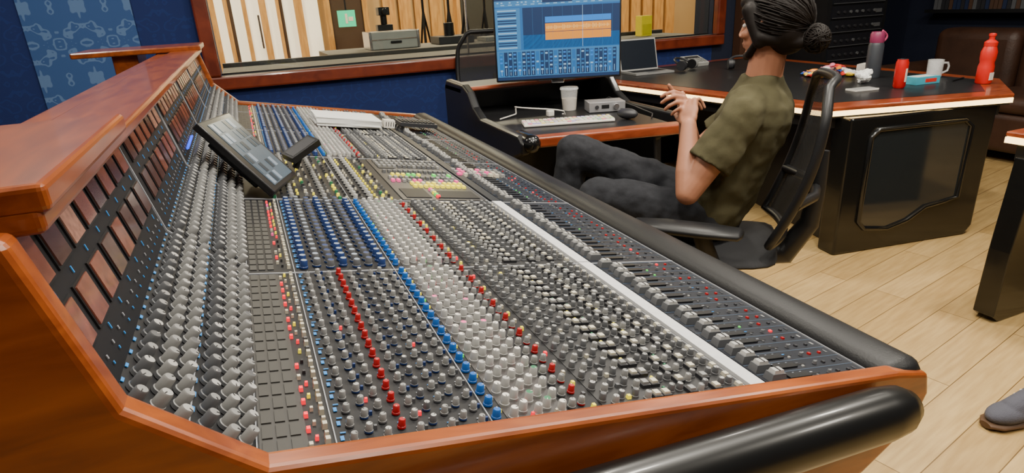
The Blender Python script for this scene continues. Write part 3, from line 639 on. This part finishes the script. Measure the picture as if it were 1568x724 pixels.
def chair(name,loc,yaw,arms=True,H=1.0):
    r=root(name,loc,yaw)
    q=MB()
    for i in range(5):
        a=2*math.pi*i/5+.3; e=(.30*math.cos(a),.30*math.sin(a),.085)
        q.tube([(0,0,.13),(.15*math.cos(a),.15*math.sin(a),.115),e],[.03,.024,.016],CH,10)
        q.tube([(e[0],e[1],.09),(e[0],e[1],.05)],.01,CH,8)
        for s in(-1,1): q.cyl((e[0]-math.sin(a)*s*.014,e[1]+math.cos(a)*s*.014,.028),.028,.014,CH,16,Matrix.Rotation(a,3,'Z')@Matrix.Rotation(math.radians(90*-s),3,'X'))
    q.cyl((0,0,.1),.032,.10,CH); q.cyl((0,0,.2),.018,.16,CHROME); q.box((0,-.02,.37),(.16,.24,.05),CH)
    q.obj('base',r)
    q=MB()
    sec=[(-.24,.17,.0),(-.22,.23,.0),(-.1,.25,-.01),(.08,.25,-.01),(.20,.23,-.015),(.25,.16,-.04)]
    rings=[]
    for yy,w,dz in sec: rings.append(((0,yy,.41+dz),(w,0,0),(0,0,.035 if abs(yy)<.23 else .02)))
    q.loft(rings,CF,24); o=q.obj('seat',r,ang=80); s=o.modifiers.new('s','SUBSURF'); s.levels=1; s.render_levels=1
    def bk(u,v):
        w=.21+.05*math.sin(v*math.pi*.85)-(.05 if v>.85 else 0)*((v-.85)/.15)
        z=.48+v*(H-.48); y=-.255-.11*v-.03*math.sin(v*math.pi)+.055*u*u*(1-.3*v); return V((u*w,y,z))
    G=12; H2=14; vs=[bk(-1+2*i/G,j/H2) for j in range(H2+1) for i in range(G+1)]
    fs=[(j*(G+1)+i,j*(G+1)+i+1,(j+1)*(G+1)+i+1,(j+1)*(G+1)+i) for j in range(H2) for i in range(G)]
    q=MB(); q.add(vs,fs,MESHM); q.obj('back_mesh',r,ang=80,fix=False)
    out=[bk(-1,j/H2) for j in range(H2+1)]+[bk(-1+2*i/G,1)+V((0,0,.012)) for i in range(1,G)]+[bk(1,1-j/H2) for j in range(H2+1)]+[bk(1-2*i/G,0) for i in range(1,G)]
    q=MB(); q.tube(out,.016,CH,10,closed=True); q.tube([bk(-1,.3),bk(-.5,.3)+V((0,-.03,0)),bk(0,.3)+V((0,-.035,0)),bk(.5,.3)+V((0,-.03,0)),bk(1,.3)],.018,CH,8)
    q.tube([(0,-.12,.36),(0,-.27,.38),(0,-.34,.50),bk(0,.3)+V((0,-.04,0)),bk(0,.55)+V((0,-.02,0))],[.045,.045,.035,.028,.012],CH,10); q.obj('back_frame',r,ang=60)
    if arms:
        q=MB()
        for s in(-1,1):
            q.tube([(s*.12,-.06,.36),(s*.25,-.05,.37),(s*.305,-.02,.43),(s*.31,.02,.545)],[.026,.032,.034,.028],CH,12)
            A=V((s*.335,-.10,.56)); Bp=V((s*.285,.24,.56)); d=(Bp-A).normalized(); w=V((d.y,-d.x,0))
            q.loft([(A-d*.012,w*.028,up_*.008),(A,w*.046,up_*.018),(A.lerp(Bp,.3),w*.054,up_*.022),(A.lerp(Bp,.7),w*.052,up_*.022),(Bp,w*.038,up_*.016),(Bp+d*.016,w*.016,up_*.006)],CH,20)
        q.obj('arms',r,ang=60)
    return r
chair('office_chair',(1.525,1.765,0),math.radians(47.8))
chair('office_chair',(1.50,4.02,0),math.radians(150),False,1.10)
# ---------------------------------------------------------------- seated man
man=root('seated_man')
SKIN=mat('skin',(.38,.165,.095),.5,vs=25,var=.12,bump=.04,bs=300,spec=.35)
SHIRT=mat('olive_tshirt',(.062,.055,.028),.95,vs=14,var=.15,bump=.25,bs=26,spec=.2)
JEANS=mat('charcoal_jeans',(.020,.021,.025),.9,vs=50,var=.4,bump=.25,bs=40,spec=.2)
HAIR=mat('dark_hair',(.006,.0035,.0025),.6,vs=60,var=.5,spec=.2)
f=V((-.741,.671,0)); lt=V((-.671,-.741,0)); up=V((0,0,1))
SL_=V((1.50,1.61,.905)); EL=V((1.325,1.655,.655)); WL=V((1.395,1.755,.865))
SR=V((1.78,1.83,.905)); ER=V((1.60,1.985,.68)); WR=V((1.475,1.875,.875))
q=MB()
nb=V((1.66,1.712,.985)); hc=V((1.662,1.698,1.180))
q.cap(V((1.60,1.76,.70)),nb-V((0,0,.08)),.10,.10,SKIN,16); q.cap(nb-V((0,0,.05)),SL_,.07,.05,SKIN); q.cap(nb-V((0,0,.05)),SR,.07,.05,SKIN)
q.cap(nb-V((0,0,.05)),hc+V((.005,-.008,-.07)),.064,.058,SKIN,16)
for S_,E_,W_ in((SL_,EL,WL),(SR,ER,WR)):
    M1=S_.lerp(E_,.5); q.cap(S_,M1,.054,.050,SKIN,16); q.cap(M1,E_,.050,.041,SKIN,16); F1=E_.lerp(W_,.3); q.cap(E_,F1,.041,.043,SKIN,16); q.cap(F1,W_,.043,.027,SKIN,16)
hf=V((-.42,.90,-.06)).normalized(); hl=up.cross(hf).normalized(); hu=hf.cross(hl).normalized()
if hu.z<0: hu=-hu
HB=Matrix((hl,hf,hu)).transposed()
def hp(l,fw,u): return hc+hl*l+hf*fw+hu*u
q.ell(hp(0,-.012,.022),(.074,.092,.092),SKIN,HB); q.ell(hp(0,.018,-.035),(.058,.066,.074),SKIN,HB); q.ell(hp(0,.055,-.088),(.026,.026,.020),SKIN,HB)
q.cap(hp(0,.080,.012),hp(0,.094,-.024),.007,.010,SKIN,10)
for s in(-1,1):
    q.ell(hp(s*.010,.090,-.028),(.008,.009,.007),SKIN,HB); q.ell(hp(s*.036,.058,-.022),(.022,.022,.018),SKIN,HB)
    q.cap(hp(s*.012,.076,.022),hp(s*.042,.064,.024),.008,.007,SKIN,10)
    q.ell(hp(s*.076,-.008,-.008),(.009,.018,.030),SKIN,HB); q.ell(hp(s*.084,-.014,.004),(.006,.014,.022),SKIN,HB)
q.ell(hp(0,.080,-.053),(.022,.008,.006),SKIN,HB); q.ell(hp(0,.078,-.064),(.019,.008,.006),SKIN,HB)
def hand(q,W,d,n,side,curl,lead=None):
    d=d.normalized(); n=(n-d*n.dot(d)).normalized(); s=d.cross(n)*side
    offs_=[.030,.010,-.010,-.029]; L=[(.042,.026,.021),(.046,.029,.022),(.043,.027,.021),(.034,.021,.018)]
    for i,(o_,l) in enumerate(zip(offs_,L)):
        k=W+d*(.088-.004*abs(i-1))+s*o_; q.cap(W+d*.012+s*o_*.6,k,.0145,.0115,SKIN,10)
        a=0; p=k; cu=curl[i]; rr=.0092 if i<3 else .0080
        for j,ll in enumerate(l):
            a+=cu[j]; v=d*math.cos(a)+n*math.sin(a)+s*(.04*(1.5-i)); p2=p+v.normalized()*ll; q.cap(p,p2,rr,rr*.9,SKIN,10); p=p2; rr*=.92
    q.ell(W+d*.045,(.040,.040,.016),SKIN,Matrix((s,d,n)).transposed())
    t0=W+d*.022+s*.026+n*.006; tv=(lead if lead else (s*.6+d*.75+n*.35)).normalized()
    q.cap(t0,t0+tv*.042,.0145,.0115,SKIN,10); t1=t0+tv*.042; tv2=(tv+d*.35).normalized(); q.cap(t1,t1+tv2*.032,.0110,.0095,SKIN,10); t2=t1+tv2*.032; q.cap(t2,t2+tv2*.022,.0095,.0075,SKIN,10)
cu=[(.75,.8,.5),(.8,.9,.5),(.85,.95,.5),(.9,1.,.55)]
hand(q,WL+(WL-EL).normalized()*.008,V((.06,.10,.12)),V((.75,.25,-.35)),1,[(.15,.35,.2)]+cu[1:],None)
hand(q,WR+(WR-ER).normalized()*.008,V((-.10,-.11,.13)),V((-.55,.35,-.25)),-1,cu,None)
o=q.obj('body_skin',man); remesh(o,.0042,3)
q=MB()
for s in(-1,1):
    q.ell(hp(s*.031,.066,.006),(.013,.011,.009),WHITE,HB,12,8); q.ell(hp(s*.031,.0755,.006),(.005,.003,.005),DGREY,HB,10,6)
    q.cap(hp(s*.016,.086,.028),hp(s*.046,.071,.029),.004,.003,HAIR,8)
q.obj('eyes_and_brows',man)
q=MB()
q.ell(hp(0,-.026,.036),(.090,.104,.096),HAIR,HB); q.ell(hp(0,-.062,-.02),(.082,.070,.080),HAIR,HB); q.ell(hp(0,.034,.080),(.070,.060,.040),HAIR,HB)
for s in(-1,1): q.cap(hp(s*.072,.040,.055),hp(s*.080,.0,-.050),.024,.020,HAIR); q.cap(hp(s*.078,-.005,-.035),hp(s*.03,-.11,-.060),.024,.022,HAIR)
q.ell(hp(.0,-.152,-.052),(.042,.038,.040),HAIR,HB); q.cap(hp(0,-.10,-.04),hp(0,-.14,-.055),.036,.030,HAIR)
for s in(-1,1): q.cap(hp(s*.066,.012,-.045),hp(s*.045,.048,-.088),.012,.014,HAIR); q.cap(hp(s*.045,.048,-.088),hp(0,.072,-.096),.014,.016,HAIR)
o=q.obj('hair',man); remesh(o,.0055,2)
q=MB(); rs=random.Random(3)
de=V((0,-1,-.42)).normalized()
for i in range(380):
    a=rs.uniform(-math.pi,math.pi)
    ds_=V((math.sin(a)*.95,.55+.45*math.cos(a)*.6,.55+.5*math.cos(a*.5)*rs.uniform(.4,1.))) if rs.random()<.6 else V((rs.choice([-1,1])*rs.uniform(.7,1),rs.uniform(-.3,.6),rs.uniform(-.55,.7)))
    ds_.normalize(); pts=[]; wob=rs.uniform(0,6); lift=rs.uniform(.985,1.06)
    for k in range(13):
        t=k/12; d=ds_.lerp(de,t); d.normalize()
        rr=lift+.022*math.sin(t*9+wob); p=V((d.x*.092*rr,-.030+d.y*.108*rr,.026+d.z*.100*rr)); pts.append(hp(p.x,p.y,p.z))
    q.tube(pts,[.0018]+[.0028]*11+[.002],HAIR,5)
for i in range(120):
    b0=V((rs.gauss(0,1),rs.gauss(0,1),rs.gauss(0,1))).normalized(); b1=V((rs.gauss(0,1),rs.gauss(0,1),rs.gauss(0,1))); b1=(b1-b0*b1.dot(b0)).normalized(); pts=[]; sc_=rs.uniform(.98,1.1)
    for k in range(12):
        a=k/11*2.7; d=(b0*math.cos(a)+b1*math.sin(a))*sc_; pts.append(hp(d.x*.043,-.152+d.y*.040,-.052+d.z*.042))
    q.tube(pts,.0028,HAIR,5)
q.obj('hair_strands',man,ang=80)
q=MB()
def tc_(z,df=0.): k=(z-.5)/.5; return V((1.54+.12*k,1.805-.093*k,z))+f*df
rg=[(.49,.19,.14,.01),(.53,.195,.146,.005),(.60,.187,.145,-.005),(.70,.184,.137,-.02),(.80,.192,.132,-.03),(.87,.20,.130,-.03),(.92,.192,.118,-.022),(.96,.152,.098,-.012),(.99,.098,.078,-.004),(1.018,.072,.068,0)]
q.loft([(tc_(z_,d_),lt*a_,f*b_) for z_,a_,b_,d_ in rg],SHIRT,28)
for S_,E_ in((SL_,EL),(SR,ER)):
    q.cap(tc_(.93).lerp(S_,.6),S_,.085,.070,SHIRT,16); m_=S_.lerp(E_,.62); d=(m_-S_).normalized(); x_=d.cross(up).normalized(); y_=d.cross(x_)
    q.loft([(S_-d*.03,x_*.055,y_*.055),(S_,x_*.070,y_*.070),(S_.lerp(E_,.3),x_*.072,y_*.072),(m_,x_*.078,y_*.078)],SHIRT,18)
o=q.obj('tshirt',man); remesh(o,.006,3,(.08,.026))
q=MB(); HL=V((1.455,1.735,.515)); HR=V((1.585,1.885,.515)); KL=V((1.13,1.95,.605)); KR=V((1.145,2.14,.735)); AL=V((1.10,2.03,.13)); AR=V((1.07,2.16,.33))
q.ell(V((1.53,1.81,.50)),(.185,.145,.10),JEANS,Matrix((lt,f,up)).transposed())
for h,k_,a_ in((HL,KL,AL),(HR,KR,AR)):
    q.cap(h,h.lerp(k_,.5),.096,.086,JEANS,18); q.cap(h.lerp(k_,.5),k_,.086,.067,JEANS,18); q.cap(k_,k_.lerp(a_,.35),.067,.062,JEANS,18); q.cap(k_.lerp(a_,.35),a_,.062,.052,JEANS,18)
o=q.obj('jeans',man); remesh(o,.007,3,(.07,.022))
def shoe_geo(q,P,d,m,sole):
    d=d.normalized(); s=V((-d.y,d.x,0)); P=V(P)
    q.loft([(P-d*.09+up*.012,s*.026,up*.012) ,(P-d*.07+up*.012,s*.036,up*.013),(P+up*.012,s*.036,up*.013),(P+d*.10+up*.012,s*.047,up*.013),(P+d*.17+up*.014,s*.040,up*.012),(P+d*.20+up*.016,s*.018,up*.010)],sole,20)
def shoe_up(q,P,d,m):
    d=d.normalized(); s=V((-d.y,d.x,0)); P=V(P)
    B=Matrix((d,s,up)).transposed()
    q.ell(P+d*.11+up*.038,(.085,.043,.030),m,B); q.cap(P+d*.10+up*.045,P-d*.02+up*.075,.036,.040,m); q.ell(P-d*.045+up*.05,(.045,.036,.045),m,B); q.cap(P-d*.03+up*.07,P-d*.035+up*.11,.036,.037,m)
SOLE=mat('shoe_sole',(.09,.045,.02),.6); CAN=mat('shoe_canvas_grey',(.07,.07,.09),.85,bump=.3,bs=300)
for nm,P_ in(('left_shoe',(1.10,2.04,0)),('right_shoe',(1.07,2.17,.22))):
    q=MB(); shoe_geo(q,P_,f*.6+V((-.4,.3,0)),CAN,SOLE); q.obj(nm+'_sole',man,ang=60); q=MB(); shoe_up(q,P_,f*.6+V((-.4,.3,0)),CAN); o=q.obj(nm+'_upper',man); remesh(o,.005,2)
sn=root('sneaker'); dn=V((-1,.12,0)).normalized(); Pn=V((2.09,.88,0))
q=MB(); shoe_geo(q,Pn,dn,CAN,SOLE); q.obj('sole',sn,ang=60)
q=MB(); shoe_up(q,Pn,dn,CAN); o=q.obj('upper',sn); remesh(o,.004,2)
q=MB(); s=V((-dn.y,dn.x,0))
for i in range(5):
    c=Pn+dn*(.085-.022*i)+up*(.078+.009*i); q.tube([c-s*.028-up*.012,c,c+s*.028-up*.012],.004,WHITE,8)
q.obj('laces',sn)
# ---------------------------------------------------------------- sofa, rack, shelves
so=root('leather_sofa'); BRN=mat('brown_leather',(.045,.018,.009),.5,vs=8,var=.6,bump=.15,bs=60)
q=MB(); q.bb((5.0,2.25,.08),(5.85,3.93,.36),BRN); q.obj('base',so,bevel=.04,seg=4)
q=MB(); q.bb((4.98,2.42,.36),(5.6,3.08,.48),BRN); q.bb((4.98,3.09,.36),(5.6,3.76,.48),BRN); q.obj('seat_cushions',so,bevel=.05,seg=4)
q=MB(); q.bb((5.55,2.42,.36),(5.85,3.08,.9),BRN); q.bb((5.55,3.09,.36),(5.85,3.76,.9),BRN); q.obj('back_cushions',so,bevel=.08,seg=4)
q=MB(); q.bb((4.98,2.2,.08),(5.85,2.42,.62),BRN); q.bb((4.98,3.76,.08),(5.85,3.94,.62),BRN); q.obj('arms',so,bevel=.07,seg=4)
q=MB()
for X in(5.06,5.78):
    for Y in(2.3,3.85): q.cyl((X,Y,0),.025,.09,BLACK)
q.obj('feet',so)
q=MB(); GD=mat('rack_gear_face',(.014,.015,.02),.4,.3)
q.bb((4.55,4.02,0),(5.25,4.46,1.75),BLACK)
for i in range(11):
    z_=.45+i*.115; q.bb((4.6,4.005,z_),(5.2,4.03,z_+.10),GD)
    for j in range(7): q.cyl((4.66+j*.07,4.005,z_+.05),.012,.012,random.choice([DGREY,DGREY,MGREY]),10,Matrix.Rotation(math.radians(90),3,'X'))
    q.bb((5.1,4.0,z_+.03),(5.17,4.006,z_+.06),random.choice([DBLUEK,LBLU,DGREY,MGREY])); q.bb((4.6,4.003,z_+.004),(5.2,4.007,z_+.008),MGREY)
q.obj('equipment_rack',smooth=False)
q=MB(); q.bb((6.0,2.0,1.0),(6.2,4.2,1.03),BLACK); q.bb((6.0,2.0,1.40),(6.2,4.2,1.43),BLACK)
for i in range(60):
    w=.03; h=random.uniform(.25,.33); c=random.choice([DGREY,mat('book_brown',(.07,.035,.02),.6),MGREY,mat('book_navy',(.01,.02,.06),.6)]); q.bb((6.04,2.05+i*.035,1.03),(6.18,2.05+i*.035+w,1.03+h),c)
q.obj('record_shelf',smooth=False)
q=MB(); q.bb((4.0,4.40,0),(4.45,4.49,1.5),mat('wood_dark',(.06,.025,.012),.5)); q.obj('door_3',smooth=False)
# ---------------------------------------------------------------- lights
def area(name,loc,size,power,col,rot=(0,0,0)):
    l=bpy.data.lights.new(name,'AREA'); l.shape='DISK'; l.size=size; l.energy=power; l.color=col; o=bpy.data.objects.new(name,l); scn.collection.objects.link(o); o.location=loc; o.rotation_euler=rot; return o
for i,(X,Y,p,s) in enumerate([(.35,.9,17,.2),(.35,2.3,17,.2),(1.6,.9,22,.22),(1.7,2.2,18,.2),(3.0,1.2,26,.22),(3.1,2.9,17,.22),(-.9,3.3,13,.3),(4.8,2.6,5,.3),(3.0,-.4,24,.4),(.8,-.6,18,.5),(-1.2,.6,12,.4)]):
    area('ceiling_downlight.%03d'%i if i else 'ceiling_downlight',(X,Y,2.68),s,p*1.6,(1,.93,.80))
area('ceiling_soft',(1.3,1.2,2.66),2.4,34,(1,.94,.84))
for X in(-.2,2.5,6): area('live_room_light',(X,7.2,2.95),.8,130,(1,.84,.58))
w=bpy.data.worlds.new('world'); scn.world=w; w.use_nodes=True; w.node_tree.nodes['Background'].inputs[0].default_value=(.3,.33,.4,1); w.node_tree.nodes['Background'].inputs[1].default_value=.12
